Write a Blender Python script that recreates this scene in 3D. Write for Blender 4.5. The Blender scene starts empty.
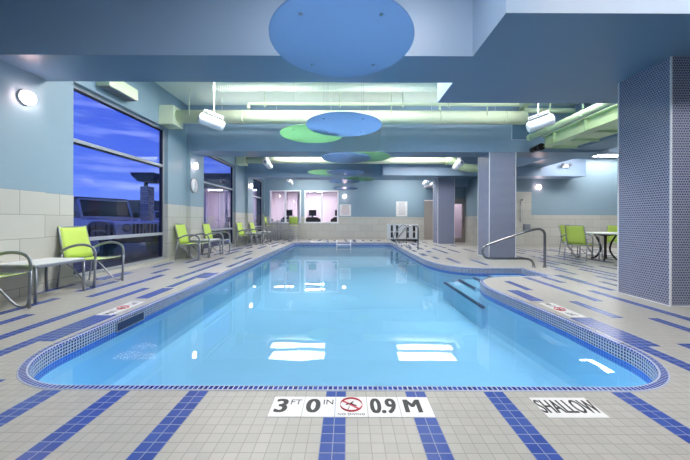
import bpy, bmesh, math, random
from mathutils import Vector, Matrix
random.seed(7)
PI = math.pi
sc = bpy.context.scene
COL = sc.collection
H = 1.05

# ------------------------------------------------------------------ materials
def lin(r, g, b):
    f = lambda c: (c/255/12.92) if c/255 <= 0.04045 else ((c/255+0.055)/1.055)**2.4
    return (f(r), f(g), f(b), 1.0)

class NT:
    def __init__(s, name):
        s.m = bpy.data.materials.new(name); s.m.use_nodes = True
        s.t = s.m.node_tree; s.t.nodes.clear()
        s.out = s.t.nodes.new('ShaderNodeOutputMaterial')
    def n(s, typ, **kw):
        nd = s.t.nodes.new(typ)
        for k, v in kw.items():
            if k.startswith('i_'):
                nd.inputs[int(k[2:])].default_value = v
            else: setattr(nd, k, v)
        return nd
    def l(s, a, b): s.t.links.new(a, b)
    def math(s, op, a, b=None, c=None):
        nd = s.n('ShaderNodeMath', operation=op)
        for i, v in enumerate((a, b, c)):
            if v is None: continue
            if isinstance(v, (int, float)): nd.inputs[i].default_value = v
            else: s.l(v, nd.inputs[i])
        return nd.outputs[0]
    def mix(s, fac, a, b):
        nd = s.n('ShaderNodeMix', data_type='RGBA')
        for i, v in ((0, fac), (6, a), (7, b)):
            if isinstance(v, (int, float, tuple)): nd.inputs[i].default_value = v
            else: s.l(v, nd.inputs[i])
        return nd.outputs[2]
    def pos(s):
        g = s.n('ShaderNodeNewGeometry'); sx = s.n('ShaderNodeSeparateXYZ'); s.l(g.outputs['Position'], sx.inputs[0])
        return g, sx.outputs
    def bsdf(s, color, rough=.5, metal=0., spec=.5, normal=None, **kw):
        b = s.n('ShaderNodeBsdfPrincipled')
        if isinstance(color, tuple): b.inputs['Base Color'].default_value = color
        else: s.l(color, b.inputs['Base Color'])
        if isinstance(rough, (int, float)): b.inputs['Roughness'].default_value = rough
        else: s.l(rough, b.inputs['Roughness'])
        b.inputs['Metallic'].default_value = metal
        b.inputs['Specular IOR Level'].default_value = spec
        if normal is not None: s.l(normal, b.inputs['Normal'])
        for k, v in kw.items(): b.inputs[k].default_value = v
        s.l(b.outputs[0], s.out.inputs[0])
        return b

def mat(name, rgb, rough=.5, metal=0., spec=.5, noise=.0, nscale=8., **kw):
    t = NT(name)
    col = lin(*rgb)
    if noise:
        nz = t.n('ShaderNodeTexNoise'); nz.inputs['Scale'].default_value = nscale
        tc = t.n('ShaderNodeTexCoord'); t.l(tc.outputs['Object'], nz.inputs['Vector'])
        d = tuple(c*(1-noise) for c in col[:3])+(1,); u = tuple(min(1, c*(1+noise)) for c in col[:3])+(1,)
        col = t.mix(nz.outputs[0], d, u)
    t.bsdf(col, rough, metal, spec, **kw)
    return t.m

def emit(name, rgb, s):
    t = NT(name); e = t.n('ShaderNodeEmission'); e.inputs[0].default_value = lin(*rgb); e.inputs[1].default_value = s
    t.l(e.outputs[0], t.out.inputs[0]); return t.m

def wall_coords(t):
    g, p = t.pos()
    sn = t.n('ShaderNodeSeparateXYZ'); t.l(g.outputs['True Normal'], sn.inputs[0])
    ax = t.math('ABSOLUTE', sn.outputs[0]); ay = t.math('ABSOLUTE', sn.outputs[1])
    ax = t.math('GREATER_THAN', ax, .6); ay = t.math('GREATER_THAN', ay, .6)
    u = t.math('ADD', t.math('MULTIPLY', p[0], ay), t.math('MULTIPLY', p[1], ax))
    return u, p[2]

def grid_mask(t, u, v, gu, gv):
    """1 on the grout lines of a unit grid"""
    def edge(x, g):
        f = t.math('FRACT', x)
        f = t.math('MINIMUM', f, t.math('SUBTRACT', 1.0, f))
        return t.math('LESS_THAN', f, g)
    return t.math('MAXIMUM', edge(u, gu), edge(v, gv))

def cell_noise(t, u, v):
    c = t.n('ShaderNodeCombineXYZ'); t.l(t.math('FLOOR', u), c.inputs[0]); t.l(t.math('FLOOR', v), c.inputs[1])
    w = t.n('ShaderNodeTexWhiteNoise', noise_dimensions='2D'); t.l(c.outputs[0], w.inputs[0])
    return w.outputs[0]

P = .06; GX = -.068; GY = 1.569
def floor_mat(name, a, b, grout, rough):
    t = NT(name); g, p = t.pos()
    u = t.math('DIVIDE', t.math('SUBTRACT', p[0], GX), P); v = t.math('DIVIDE', t.math('SUBTRACT', p[1], GY), P)
    cn = cell_noise(t, u, v)
    col = t.mix(cn, lin(*a), lin(*b))
    nz = t.n('ShaderNodeTexNoise'); nz.inputs['Scale'].default_value = 14; t.l(g.outputs['Position'], nz.inputs['Vector'])
    nz.inputs['Detail'].default_value = 4
    col = t.mix(t.math('MULTIPLY', nz.outputs[0], .25), col, lin(*[c*.88 for c in a]))
    m = grid_mask(t, u, v, .035, .035)
    col = t.mix(m, col, lin(*grout))
    r = t.math('ADD', t.math('MULTIPLY', m, .3), rough)
    bump = t.n('ShaderNodeBump'); bump.inputs['Strength'].default_value = .25; bump.inputs['Distance'].default_value = .002
    t.l(t.math('SUBTRACT', 1.0, m), bump.inputs['Height'])
    t.bsdf(col, r, 0, .4, bump.outputs[0]); return t.m

def mosaic_mat(name, tile, tile2, grout, pitch, gw, rough=.2, uv=True, stagger=False, groutrough=.6, vpitch=None):
    t = NT(name)
    if uv:
        tc = t.n('ShaderNodeTexCoord'); s = t.n('ShaderNodeSeparateXYZ'); t.l(tc.outputs['UV'], s.inputs[0]); u, v = s.outputs[0], s.outputs[1]
    else: u, v = wall_coords(t)
    v = t.math('DIVIDE', v, vpitch or pitch); u = t.math('DIVIDE', u, pitch)
    if stagger: u = t.math('ADD', u, t.math('MULTIPLY', t.math('MODULO', t.math('FLOOR', v), 2.0), .5))
    cn = cell_noise(t, u, v); col = t.mix(cn, lin(*tile), lin(*tile2))
    m = grid_mask(t, u, v, gw, gw)
    col = t.mix(m, col, lin(*grout))
    t.bsdf(col, t.math('ADD', t.math('MULTIPLY', m, groutrough-rough), rough), 0, .5); return t.m

def walltile_mat(name):
    t = NT(name); u, z = wall_coords(t)
    c = t.n('ShaderNodeCombineXYZ'); t.l(u, c.inputs[0]); t.l(t.math('ADD', z, 10*.33-1.44), c.inputs[1])
    b = t.n('ShaderNodeTexBrick', offset=.5)
    b.inputs['Scale'].default_value = 1; b.inputs['Brick Width'].default_value = .66; b.inputs['Row Height'].default_value = .33
    b.inputs['Mortar Size'].default_value = .0045; b.inputs['Mortar Smooth'].default_value = 0
    b.inputs['Color1'].default_value = lin(196, 196, 188); b.inputs['Color2'].default_value = lin(186, 186, 178); b.inputs['Mortar'].default_value = lin(140, 142, 140)
    t.l(c.outputs[0], b.inputs['Vector'])
    nz = t.n('ShaderNodeTexNoise'); nz.inputs['Scale'].default_value = 5; nz.inputs['Detail'].default_value = 6
    g = t.n('ShaderNodeNewGeometry'); t.l(g.outputs['Position'], nz.inputs['Vector'])
    col = t.mix(t.math('MULTIPLY', nz.outputs[0], .3), b.outputs[0], lin(172, 172, 164))
    t.bsdf(col, .35, 0, .4); return t.m

M = {}
M['floor'] = floor_mat('deck_tile', (177, 175, 168), (169, 167, 160), (148, 146, 140), .35)
M['stripe'] = floor_mat('blue_deck_tile', (50, 74, 150), (62, 88, 162), (130, 140, 168), .25)
M['coping'] = mosaic_mat('coping_mosaic', (24, 44, 122), (44, 72, 160), (176, 184, 202), .031, .12, vpitch=.0465)
M['poolwall'] = mosaic_mat('pool_band_mosaic', (14, 20, 62), (40, 58, 124), (178, 184, 198), .027, .17, rough=.15)
M['bluetile'] = mosaic_mat('waterline_blue', (36, 96, 190), (46, 112, 205), (80, 130, 205), .027, .08)
M['column'] = mosaic_mat('column_mosaic', (60, 70, 114), (84, 96, 138), (158, 162, 178), .031, .17, rough=.14, uv=False, stagger=True)
M['walltile'] = walltile_mat('beige_wall_tile')
M['paint'] = mat('blue_wall_paint', (136, 160, 174), .45, noise=.02)
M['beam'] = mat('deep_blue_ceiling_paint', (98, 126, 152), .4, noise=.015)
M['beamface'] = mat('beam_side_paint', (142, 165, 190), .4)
M['soffit'] = mat('pale_blue_ceiling_paint', (178, 194, 212), .5)
M['deckgreen'] = mat('pale_green_ceiling_paint', (224, 232, 220), .5, noise=.02)
M['green_steel'] = mat('green_steel_paint', (190, 212, 172), .45, noise=.03)
M['duct'] = mat('duct_green_paint', (204, 216, 188), .4)
M['white'] = mat('white_enamel', (232, 234, 238), .35)
M['whiteplastic'] = mat('white_plastic', (228, 230, 230), .4)
M['black'] = mat('black_plastic', (14, 15, 18), .4)
M['darkrubber'] = mat('dark_rubber', (32, 33, 36), .7)
M['alu'] = mat('grey_aluminium', (150, 155, 165), .35, .7)
M['alu_frame'] = mat('satin_window_aluminium', (178, 184, 192), .35, .4)
M['darkframe'] = mat('dark_window_gasket', (14, 18, 36), .4)
M['chrome'] = mat('brushed_stainless_steel', (150, 150, 154), .22, 1.)
M['sling'] = mat('lime_mesh_fabric', (188, 214, 96), .6, noise=.04, nscale=60)
M['tabletop'] = mat('white_table_laminate', (215, 218, 222), .35)
M['plaster'] = mat('pool_plaster', (166, 214, 238), .6, noise=.04, nscale=2)
M['nosing'] = mat('navy_step_tile', (14, 30, 80), .3)
M['black_ink'] = mat('black_lettering', (16, 18, 20), .5)
M['grey_ink'] = mat('grey_lettering', (150, 150, 160), .6)
M['red_ink'] = mat('red_lettering', (190, 40, 60), .5)
M['markertile'] = mat('white_marker_tile', (228, 228, 226), .3)
M['pinkwall'] = mat('fitness_room_paint', (228, 218, 222), .7)
M['carpet'] = mat('fitness_room_carpet', (90, 90, 100), .9)
M['doorbrown'] = mat('taupe_door_frame', (176, 168, 160), .5)
M['asphalt'] = mat('asphalt', (70, 72, 80), .9, noise=.15, nscale=3)
M['darkfacade'] = mat('dark_facade', (60, 62, 74), .8)
M['stone'] = NT('stone_pillar').m
t = NT('stacked_stone'); br = t.n('ShaderNodeTexBrick'); u, z = wall_coords(t)
c = t.n('ShaderNodeCombineXYZ'); t.l(u, c.inputs[0]); t.l(z, c.inputs[1]); t.l(c.outputs[0], br.inputs['Vector'])
br.inputs['Scale'].default_value = 1; br.inputs['Brick Width'].default_value = .25; br.inputs['Row Height'].default_value = .1; br.inputs['Mortar Size'].default_value = .006
br.inputs['Color1'].default_value = lin(205, 200, 200); br.inputs['Color2'].default_value = lin(150, 148, 155); br.inputs['Mortar'].default_value = lin(90, 90, 95)
t.bsdf(br.outputs[0], .8); M['stone'] = t.m
M['carpaint'] = mat('silver_blue_car_paint', (165, 178, 205), .25, .3, **{'Coat Weight': .6})
M['carglass'] = mat('car_glass', (10, 14, 28), .05)
M['carblack'] = mat('car_black_trim', (12, 12, 16), .5)
M['lampglass'] = emit('lit_opal_glass', (255, 214, 210), 22)
M['panel'] = emit('lit_ceiling_panel', (255, 250, 246), 9)
M['uplight'] = emit('lit_cove_strip', (250, 252, 246), 10)
M['gympanel'] = emit('lit_fitness_panel', (255, 240, 242), 38)
M['lituplamp'] = emit('lit_far_window', (200, 190, 170), .35)

def disc_mat(name, rgb):
    t = NT(name)
    b = t.n('ShaderNodeBsdfPrincipled'); b.inputs['Base Color'].default_value = lin(*rgb); b.inputs['Roughness'].default_value = .25
    tr = t.n('ShaderNodeBsdfTranslucent'); tr.inputs[0].default_value = lin(*rgb)
    tp = t.n('ShaderNodeBsdfTransparent'); tp.inputs[0].default_value = lin(*[min(255, c*1.1) for c in rgb])
    m1 = t.n('ShaderNodeMixShader'); m1.inputs[0].default_value = .5; t.l(b.outputs[0], m1.inputs[1]); t.l(tr.outputs[0], m1.inputs[2])
    m2 = t.n('ShaderNodeMixShader'); m2.inputs[0].default_value = .2; t.l(m1.outputs[0], m2.inputs[1]); t.l(tp.outputs[0], m2.inputs[2])
    t.l(m2.outputs[0], t.out.inputs[0]); return t.m
M['disc_blue'] = disc_mat('blue_acrylic', (142, 170, 202))
M['disc_green'] = disc_mat('green_acrylic', (150, 190, 158))

def glass_mat(name, tint, ior=1.5, mult=1.0):
    t = NT(name)
    lw = t.n('ShaderNodeLayerWeight'); lw.inputs[0].default_value = .5
    f0 = ((ior-1)/(ior+1))**2
    fr = t.n('ShaderNodeMath', operation='MULTIPLY_ADD'); t.l(t.math('POWER', lw.outputs['Facing'], 5.0), fr.inputs[0]); fr.inputs[1].default_value = 1-f0; fr.inputs[2].default_value = f0
    tp = t.n('ShaderNodeBsdfTransparent'); tp.inputs[0].default_value = tint
    gl = t.n('ShaderNodeBsdfGlossy'); gl.inputs['Roughness'].default_value = .0
    mx = t.n('ShaderNodeMixShader'); t.l(t.math('MINIMUM', t.math('MULTIPLY', fr.outputs[0], mult), 1.0), mx.inputs[0]); t.l(tp.outputs[0], mx.inputs[1]); t.l(gl.outputs[0], mx.inputs[2])
    t.l(mx.outputs[0], t.out.inputs[0]); return t.m
M['glass'] = glass_mat('window_glass', (.86, .88, .95, 1), 1.5, 1.3)
def water_mat():
    t = NT('pool_water')
    g = t.n('ShaderNodeNewGeometry')
    nz = t.n('ShaderNodeTexNoise'); nz.inputs['Scale'].default_value = 1.3; nz.inputs['Detail'].default_value = 2; t.l(g.outputs['Position'], nz.inputs['Vector'])
    bp = t.n('ShaderNodeBump'); bp.inputs['Strength'].default_value = .12; bp.inputs['Distance'].default_value = .02; t.l(nz.outputs[0], bp.inputs['Height'])
    fr = t.n('ShaderNodeFresnel'); fr.inputs[0].default_value = 1.33; t.l(bp.outputs[0], fr.inputs['Normal'])
    tp = t.n('ShaderNodeBsdfTransparent'); tp.inputs[0].default_value = (.78, .92, 1.0, 1)
    gl = t.n('ShaderNodeBsdfGlossy'); gl.inputs['Roughness'].default_value = .015; t.l(bp.outputs[0], gl.inputs['Normal'])
    mx = t.n('ShaderNodeMixShader'); t.l(fr.outputs[0], mx.inputs[0]); t.l(tp.outputs[0], mx.inputs[1]); t.l(gl.outputs[0], mx.inputs[2])
    t.l(mx.outputs[0], t.out.inputs[0]); return t.m
M['water'] = water_mat()

# ------------------------------------------------------------------ mesh helpers
def smooth_path(pts, n=6):
    pts = [Vector(p) for p in pts]
    if len(pts) < 3: return pts
    out = []
    q = [pts[0]*2-pts[1]]+pts+[pts[-1]*2-pts[-2]]
    for i in range(1, len(q)-2):
        p0, p1, p2, p3 = q[i-1], q[i], q[i+1], q[i+2]
        for k in range(n):
            s = k/n
            out.append(.5*((2*p1)+(-p0+p2)*s+(2*p0-5*p1+4*p2-p3)*s*s+(-p0+3*p1-3*p2+p3)*s**3))
    out.append(pts[-1]); return out

class MB:
    def __init__(s): s.bm = bmesh.new(); s.uv = s.bm.loops.layers.uv.new('UVMap')
    def box(s, x0, x1, y0, y1, z0, z1, mi=0, rot=None):
        if x0 > x1: x0, x1 = x1, x0
        if y0 > y1: y0, y1 = y1, y0
        if z0 > z1: z0, z1 = z1, z0
        vs = [Vector((x, y, z)) for z in (z0, z1) for y in (y0, y1) for x in (x0, x1)]
        if rot is not None: vs = [rot @ v for v in vs]
        v = [s.bm.verts.new(p) for p in vs]
        for f in ((0, 2, 3, 1), (4, 5, 7, 6), (0, 1, 5, 4), (2, 6, 7, 3), (0, 4, 6, 2), (1, 3, 7, 5)):
            fc = s.bm.faces.new([v[i] for i in f]); fc.material_index = mi
        return s
    def tube(s, pts, r, seg=10, mi=0, ry=None, closed=False):
        pts = [Vector(p) for p in pts]; n = len(pts); rings = []
        rr = r if isinstance(r, (list, tuple)) else [r]*n
        up = None
        for i in range(n):
            if closed: d = pts[(i+1) % n]-pts[i-1]
            else: d = (pts[min(i+1, n-1)]-pts[max(i-1, 0)])
            d.normalize()
            if up is None:
                a = Vector((0, 0, 1)) if abs(d.z) < .9 else Vector((0, 1, 0))
                up = (a-d*a.dot(d)).normalized()
            else: up = (up-d*up.dot(d)).normalized()
            sd = d.cross(up)
            rings.append([s.bm.verts.new(pts[i]+up*math.cos(2*PI*k/seg)*rr[i]+sd*math.sin(2*PI*k/seg)*(ry or rr[i])) for k in range(seg)])
        m = n if closed else n-1
        for i in range(m):
            a, b = rings[i], rings[(i+1) % n]
            for k in range(seg):
                f = s.bm.faces.new((a[k], a[(k+1) % seg], b[(k+1) % seg], b[k])); f.material_index = mi; f.smooth = True
        if not closed:
            s.bm.faces.new(rings[0][::-1]).material_index = mi; s.bm.faces.new(rings[-1]).material_index = mi
        return s
    def lathe(s, prof, seg=32, mi=0, c=(0, 0, 0), mtx=None, smooth=True):
        """prof: list of (r, z)"""
        rings = []
        for r, z in prof:
            ring = []
            for k in range(seg):
                p = Vector((r*math.cos(2*PI*k/seg), r*math.sin(2*PI*k/seg), z))
                if mtx is not None: p = mtx @ p
                ring.append(s.bm.verts.new(p+Vector(c)))
            rings.append(ring)
        for a, b in zip(rings, rings[1:]):
            for k in range(seg):
                f = s.bm.faces.new((a[k], a[(k+1) % seg], b[(k+1) % seg], b[k])); f.material_index = mi; f.smooth = smooth
        s.bm.faces.new(rings[0][::-1]).material_index = mi; s.bm.faces.new(rings[-1]).material_index = mi
        return s
    def sheet(s, rows, th=.006, mi=0):
        """rows of points -> thin closed sheet"""
        R = [[Vector(p) for p in r] for r in rows]
        nr, nc = len(R), len(R[0])
        def nrm(i, j):
            a = R[min(i+1, nr-1)][j]-R[max(i-1, 0)][j]; b = R[i][min(j+1, nc-1)]-R[i][max(j-1, 0)]
            return a.cross(b).normalized()
        T = [[s.bm.verts.new(R[i][j]+nrm(i, j)*th/2) for j in range(nc)] for i in range(nr)]
        B = [[s.bm.verts.new(R[i][j]-nrm(i, j)*th/2) for j in range(nc)] for i in range(nr)]
        def q(*v): f = s.bm.faces.new(v); f.material_index = mi; f.smooth = True
        for i in range(nr-1):
            for j in range(nc-1):
                q(T[i][j], T[i+1][j], T[i+1][j+1], T[i][j+1]); q(B[i][j], B[i][j+1], B[i+1][j+1], B[i+1][j])
        for i in range(nr-1):
            q(T[i][0], B[i][0], B[i+1][0], T[i+1][0]); q(T[i][-1], T[i+1][-1], B[i+1][-1], B[i][-1])
        for j in range(nc-1):
            q(T[0][j], T[0][j+1], B[0][j+1], B[0][j]); q(T[-1][j], B[-1][j], B[-1][j+1], T[-1][j+1])
        return s
    def prism(s, poly, z0, z1, mi=0, f=lambda x, y, z: (x, y, z)):
        a = [s.bm.verts.new(f(x, y, z0)) for x, y in poly]; b = [s.bm.verts.new(f(x, y, z1)) for x, y in poly]; n = len(poly)
        s.bm.faces.new(a[::-1]).material_index = mi; s.bm.faces.new(b).material_index = mi
        for i in range(n): s.bm.faces.new((a[i], a[(i+1) % n], b[(i+1) % n], b[i])).material_index = mi
        return s
    def quad(s, pts, mi=0, uvs=None):
        f = s.bm.faces.new([s.bm.verts.new(p) for p in pts]); f.material_index = mi
        if uvs:
            for lp, u in zip(f.loops, uvs): lp[s.uv].uv = u
        return f
    def build(s, name, mats, parent=None, bevel=0, normals=True):
        if normals: bmesh.ops.recalc_face_normals(s.bm, faces=s.bm.faces[:])
        me = bpy.data.meshes.new(name); s.bm.to_mesh(me); s.bm.free()
        if not isinstance(mats, (list, tuple)): mats = [mats]
        for m in mats: me.materials.append(M[m] if isinstance(m, str) else m)
        o = bpy.data.objects.new(name, me); COL.objects.link(o)
        if parent: o.parent = parent
        if bevel:
            b = o.modifiers.new('Bevel', 'BEVEL'); b.width = bevel; b.segments = 2; b.limit_method = 'ANGLE'
        return o

def struct(o): o['kind'] = 'structure'; return o
def tag(o, label, cat, group=None):
    o['label'] = label; o['category'] = cat
    if group: o['group'] = group
    return o
def empty(name, loc, rz=0.):
    o = bpy.data.objects.new(name, None); o.empty_display_size = .1; COL.objects.link(o)
    o.location = loc; o.rotation_euler = (0, 0, rz); return o
def thing(name, label, cat, loc, rz=0., group=None): return tag(empty(name, loc, rz), label, cat, group)
def kids(o): return [c for c in bpy.data.objects if c.parent == o]
def copy_tree(o, parent=None):
    c = o.copy(); COL.objects.link(c); c.parent = parent
    for k in kids(o): copy_tree(k, c)
    return c
def dup(o, label, loc, rz=None):
    c = copy_tree(o); c.location = loc; c['label'] = label
    if rz is not None: c.rotation_euler = (0, 0, rz)
    return c
def text_mesh(name, body, mats, parent, loc, size, sx=1., rz=0., rx=0., th=.0006, bold=0., smear=0.):
    cu = bpy.data.curves.new(name, 'FONT'); cu.body = body; cu.size = size; cu.extrude = th; cu.offset = bold
    cu.align_x = 'CENTER'; cu.align_y = 'CENTER'
    tmp = bpy.data.objects.new(name+'_src', cu); COL.objects.link(tmp)
    bpy.context.view_layer.update()
    me = bpy.data.meshes.new_from_object(tmp.evaluated_get(bpy.context.evaluated_depsgraph_get()))
    bpy.data.objects.remove(tmp); bpy.data.curves.remove(cu)
    me.transform(Matrix.Diagonal((sx, 1, 1, 1)))
    if smear:
        b2 = bmesh.new()
        for d in (-smear, 0, smear):
            m2 = me.copy(); m2.transform(Matrix.Translation((d, 0, d*.02))); b2.from_mesh(m2); bpy.data.meshes.remove(m2)
        b2.to_mesh(me); b2.free()
    me.materials.clear(); me.materials.append(M[mats])
    o = bpy.data.objects.new(name, me); COL.objects.link(o); o.parent = parent
    o.location = loc; o.rotation_euler = (rx, 0, rz); return o

# ------------------------------------------------------------------ pool outline
def arc(cx, cy, r, a0, a1, n=10):
    return [(cx+r*math.cos(math.radians(a0+(a1-a0)*k/n)), cy+r*math.sin(math.radians(a0+(a1-a0)*k/n))) for k in range(n+1)]
def seg2(a, b, step=.5):
    n = max(1, int(math.dist(a, b)/step)); return [(a[0]+(b[0]-a[0])*k/n, a[1]+(b[1]-a[1])*k/n) for k in range(1, n)]
out = []
out += arc(-1.765, 2.52, .71, 180, 270, 16)
out += arc(1.735, 2.45, .64, -90, 0, 16)
cr = smooth_path([(2.36, 3.1, 0), (2.30, 3.8, 0), (2.24, 4.5, 0), (2.27, 4.85, 0), (2.38, 5.15, 0), (2.62, 5.38, 0), (2.95, 5.50, 0), (3.3, 5.53, 0)], 4)
out += [(p.x, p.y) for p in cr]
out += [(3.88, 5.53), (3.88, 6.56)]
cr = smooth_path([(3.45, 6.56, 0), (3.0, 6.54, 0), (2.65, 6.62, 0), (2.34, 6.88, 0), (2.16, 7.35, 0), (2.08, 8.0, 0), (2.05, 9.5, 0)], 4)
out += [(p.x, p.y) for p in cr]
out += arc(1.65, 13.4, .4, 0, 90, 6)
out += arc(-2.13, 13.4, .4, 90, 180, 6)
def offset(poly, d):
    n = len(poly); r = []
    for i in range(n):
        p0, p1, p2 = Vector(poly[i-1]), Vector(poly[i]), Vector(poly[(i+1) % n])
        a = (p1-p0).normalized(); b = (p2-p1).normalized()
        na = Vector((-a.y, a.x)); nb = Vector((-b.y, b.x))
        m = (na+nb).normalized(); r.append(tuple(p1+m*d/max(.3, m.dot(na))))
    return r
CW = .062
inn = offset(out, CW)
WZ = -.13
PB = -.66

# ---- floor with the pool cut out and the blue stripes laid in it
mb = MB()
X0, X1, Y0, Y1 = -5.0, 11.0, -3.0, 16.6
outer = [(X0, Y0), (X1, Y0), (X1, Y1), (X0, Y1)]
vo = [mb.bm.verts.new((x, y, 0)) for x, y in outer]; vi = [mb.bm.verts.new((x, y, 0)) for x, y in out]
es = [mb.bm.edges.new((v[i], v[(i+1) % len(v)])) for v in (vo, vi) for i in range(len(v))]
bmesh.ops.triangle_fill(mb.bm, use_beauty=True, use_dissolve=False, edges=es)
def col(x): return GX+round((x-GX)/P)*P
stripes = []
def stripe(x, y0, y1, n=1):
    xa = GX+round((x-n*P/2-GX)/P)*P
    stripes.append((xa, GY+round((y0-GY)/P)*P, xa+n*P, GY+round((y1-GY)/P)*P))
# in front of the pool (two tiles wide, running to the rim)
for k in (0, 8, 16, -14, -22): stripe(GX+k*P, -3, 1.807, 2)
stripe(GX+29*P, -3, 1.81, 2); stripe(GX-29*P, -3, 1.84, 2)
for x, a, b, n in [(-3.87, 2.3, 3.88, 2), (-3.5, 1.9, 3.22, 2), (-3.05, .9, 4.49, 2), (-2.72, 1.2, 2.54, 2), (-2.66, 2.54, 3.22, 4), (-2.3, 1.0, 2.05, 2),
                   (-3.5, 3.94, 5.6, 2), (-3.9, 4.25, 5.0, 2), (-4.32, 5.1, 5.8, 4), (-4.38, 4.1, 4.75, 2), (-2.72, 3.92, 4.5, 3), (-4.24, 6.44, 7.2, 2),
                   (-3.76, 5.7, 6.25, 2), (-3.08, 5.22, 7.08, 2), (-2.76, 4.58, 5.8, 2), (-2.64, 5.3, 5.84, 3), (-3.4, 6.35, 8.15, 2), (-3.9, 7.1, 7.7, 2),
                   (-2.98, 7.8, 9.2, 2), (-2.62, 6.5, 8.1, 2), (-4.2, 1.0, 2.2, 2), (-3.3, -.5, .8, 3),
                   (2.78, 4.45, 5.1, 2), (2.5, 3.84, 4.46, 3), (3.27, 3.84, 5.45, 2), (3.68, 5.0, 5.5, 2), (4.03, 5.05, 5.7, 3), (4.03, 4.45, 5.05, 2), (3.68, 2.95, 4.42, 2),
                   (2.96, 3.18, 3.84, 2), (2.52, 2.46, 3.17, 4), (3.27, 2.0, 3.16, 2), (2.47, 1.0, 2.44, 2), (2.87, 1.5, 2.5, 2), (4.65, 6.3, 7.05, 2), (5.3, 5.6, 8.15, 2),
                   (4.47, 5.75, 6.4, 2), (4.75, 5.1, 5.65, 2), (4.4, 4.6, 5.1, 2), (3.3, 6.9, 7.9, 2), (2.75, 7.2, 8.2, 2), (2.45, 8.0, 8.5, 2), (2.3, 8.7, 9.3, 3)]:
    stripe(x, a, b, n)
for xs, yr in (([-4.3, -3.95, -3.6, -3.25, -2.9], (8.4, 15.8)), ([2.3, 2.75, 3.2, 3.65], (9.0, 15.6)), ([4.95, 5.5, 5.9, 6.3, 6.7, 7.1, 7.5, 7.9, 8.3, 8.7, 9.1], (4.0, 11.3)), ([4.3], (9.2, 12.8)),
               ([-1.9, -1.5, -1.05, -.6, -.15, .3, .75, 1.2, 1.65], (14.0, 15.8))):
    for x in xs:
        y = yr[0]+random.uniform(0, 1)
        while y < yr[1]-.4:
            L = min(random.choice((.5, .7, 1.1, 1.7)), yr[1]-y); xx = x+random.uniform(-.08, .08)
            if not any(abs(xx-(s[0]+s[2])/2) < .12 and y < s[3]+.1 and y+L > s[1]-.1 for s in stripes): stripe(xx, y, y+L, random.choice((2, 2, 3)))
            y += L+random.uniform(.3, .9)
def inside(x, y, poly):
    c = False; n = len(poly)
    for i in range(n):
        (xa, ya), (xb, yb) = poly[i], poly[i-1]
        if (ya > y) != (yb > y) and x < (xb-xa)*(y-ya)/(yb-ya)+xa: c = not c
    return c
for (xa, ya, xb, yb) in stripes:
    # break a stripe where it would run over the water
    y = ya; runs = []; cur = None
    while y < yb-1e-6:
        free = not any(inside(px, py, out) for px in (xa, xb) for py in (y+.004, min(y+P, yb)-.004))
        if free:
            if cur is None: cur = [y, y]
            cur[1] = min(y+P, yb)
        elif cur: runs.append(cur); cur = None
        y += P
    if cur: runs.append(cur)
    for a, b in runs:
        mb.quad([(xa, a, .0006), (xb, a, .0006), (xb, b, .0006), (xa, b, .0006)], 1)
fl = mb.build('floor', ['floor', 'stripe'], normals=False)
for f in fl.data.polygons:
    pass
bmx = bmesh.new(); bmx.from_mesh(fl.data)
for f in bmx.faces:
    if f.normal.z < 0: f.normal_flip()
bmx.to_mesh(fl.data); bmx.free(); struct(fl)

# ---- coping + wall band (one ring, arc-length UVs)
def ring(mb, A, za, B, zb, v0, v1, mi=0, smooth=True):
    n = len(A); s = 0
    va = [mb.bm.verts.new((*p, za)) for p in A]; vb = [mb.bm.verts.new((*p, zb)) for p in B]
    for i in range(n):
        j = (i+1) % n; L = math.dist(out[i], out[j])
        f = mb.bm.faces.new((va[i], va[j], vb[j], vb[i])); f.material_index = mi; f.smooth = False
        for lp, u in zip(f.loops, ((s, v0), (s+L, v0), (s+L, v1), (s, v1))): lp[mb.uv].uv = u
        s += L
mb = MB()
o1 = offset(out, .004); o2 = offset(out, CW-.012); o3 = offset(out, CW-.003)
ring(mb, out, .0, o1, .004, -.004, 0)
ring(mb, o1, .004, o2, .004, 0, .0455)
ring(mb, o2, .004, o3, -.001, .0455, .056)
ring(mb, o3, -.001, inn, -.012, .056, .06)
struct(mb.build('pool_coping', 'coping'))
mb = MB()
ring(mb, inn, -.012, inn, -.012-.027*4, 0, .027*4)
ring(mb, inn, -.12, inn, -.18, 0, .06, 1)
struct(mb.build('pool_wall_band', ['poolwall', 'bluetile']))
mb = MB()
ring(mb, inn, -.18, inn, PB+.1, 0, .5)
cv = offset(out, CW+.03); cv2 = offset(out, CW+.1)
ring(mb, inn, PB+.1, cv, PB+.03, 0, .5); ring(mb, cv, PB+.03, cv2, PB, 0, .5)
vb = [mb.bm.verts.new((*p, PB)) for p in cv2]
es = [mb.bm.edges.new((vb[i], vb[(i+1) % len(vb)])) for i in range(len(vb))]
bmesh.ops.triangle_fill(mb.bm, use_beauty=True, use_dissolve=False, edges=es)
basin = struct(mb.build('pool_basin', 'plaster'))
mb = MB()
vb = [mb.bm.verts.new((*p, WZ)) for p in inn]
es = [mb.bm.edges.new((vb[i], vb[(i+1) % len(vb)])) for i in range(len(vb))]
bmesh.ops.triangle_fill(mb.bm, use_beauty=True, use_dissolve=False, edges=es)
for f in mb.bm.faces:
    if f.normal.z < 0: f.normal_flip()
w = mb.build('pool_water', 'water', normals=False); w['kind'] = 'stuff'; tag(w, 'still clear blue water filling the indoor swimming pool', 'water')
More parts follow.
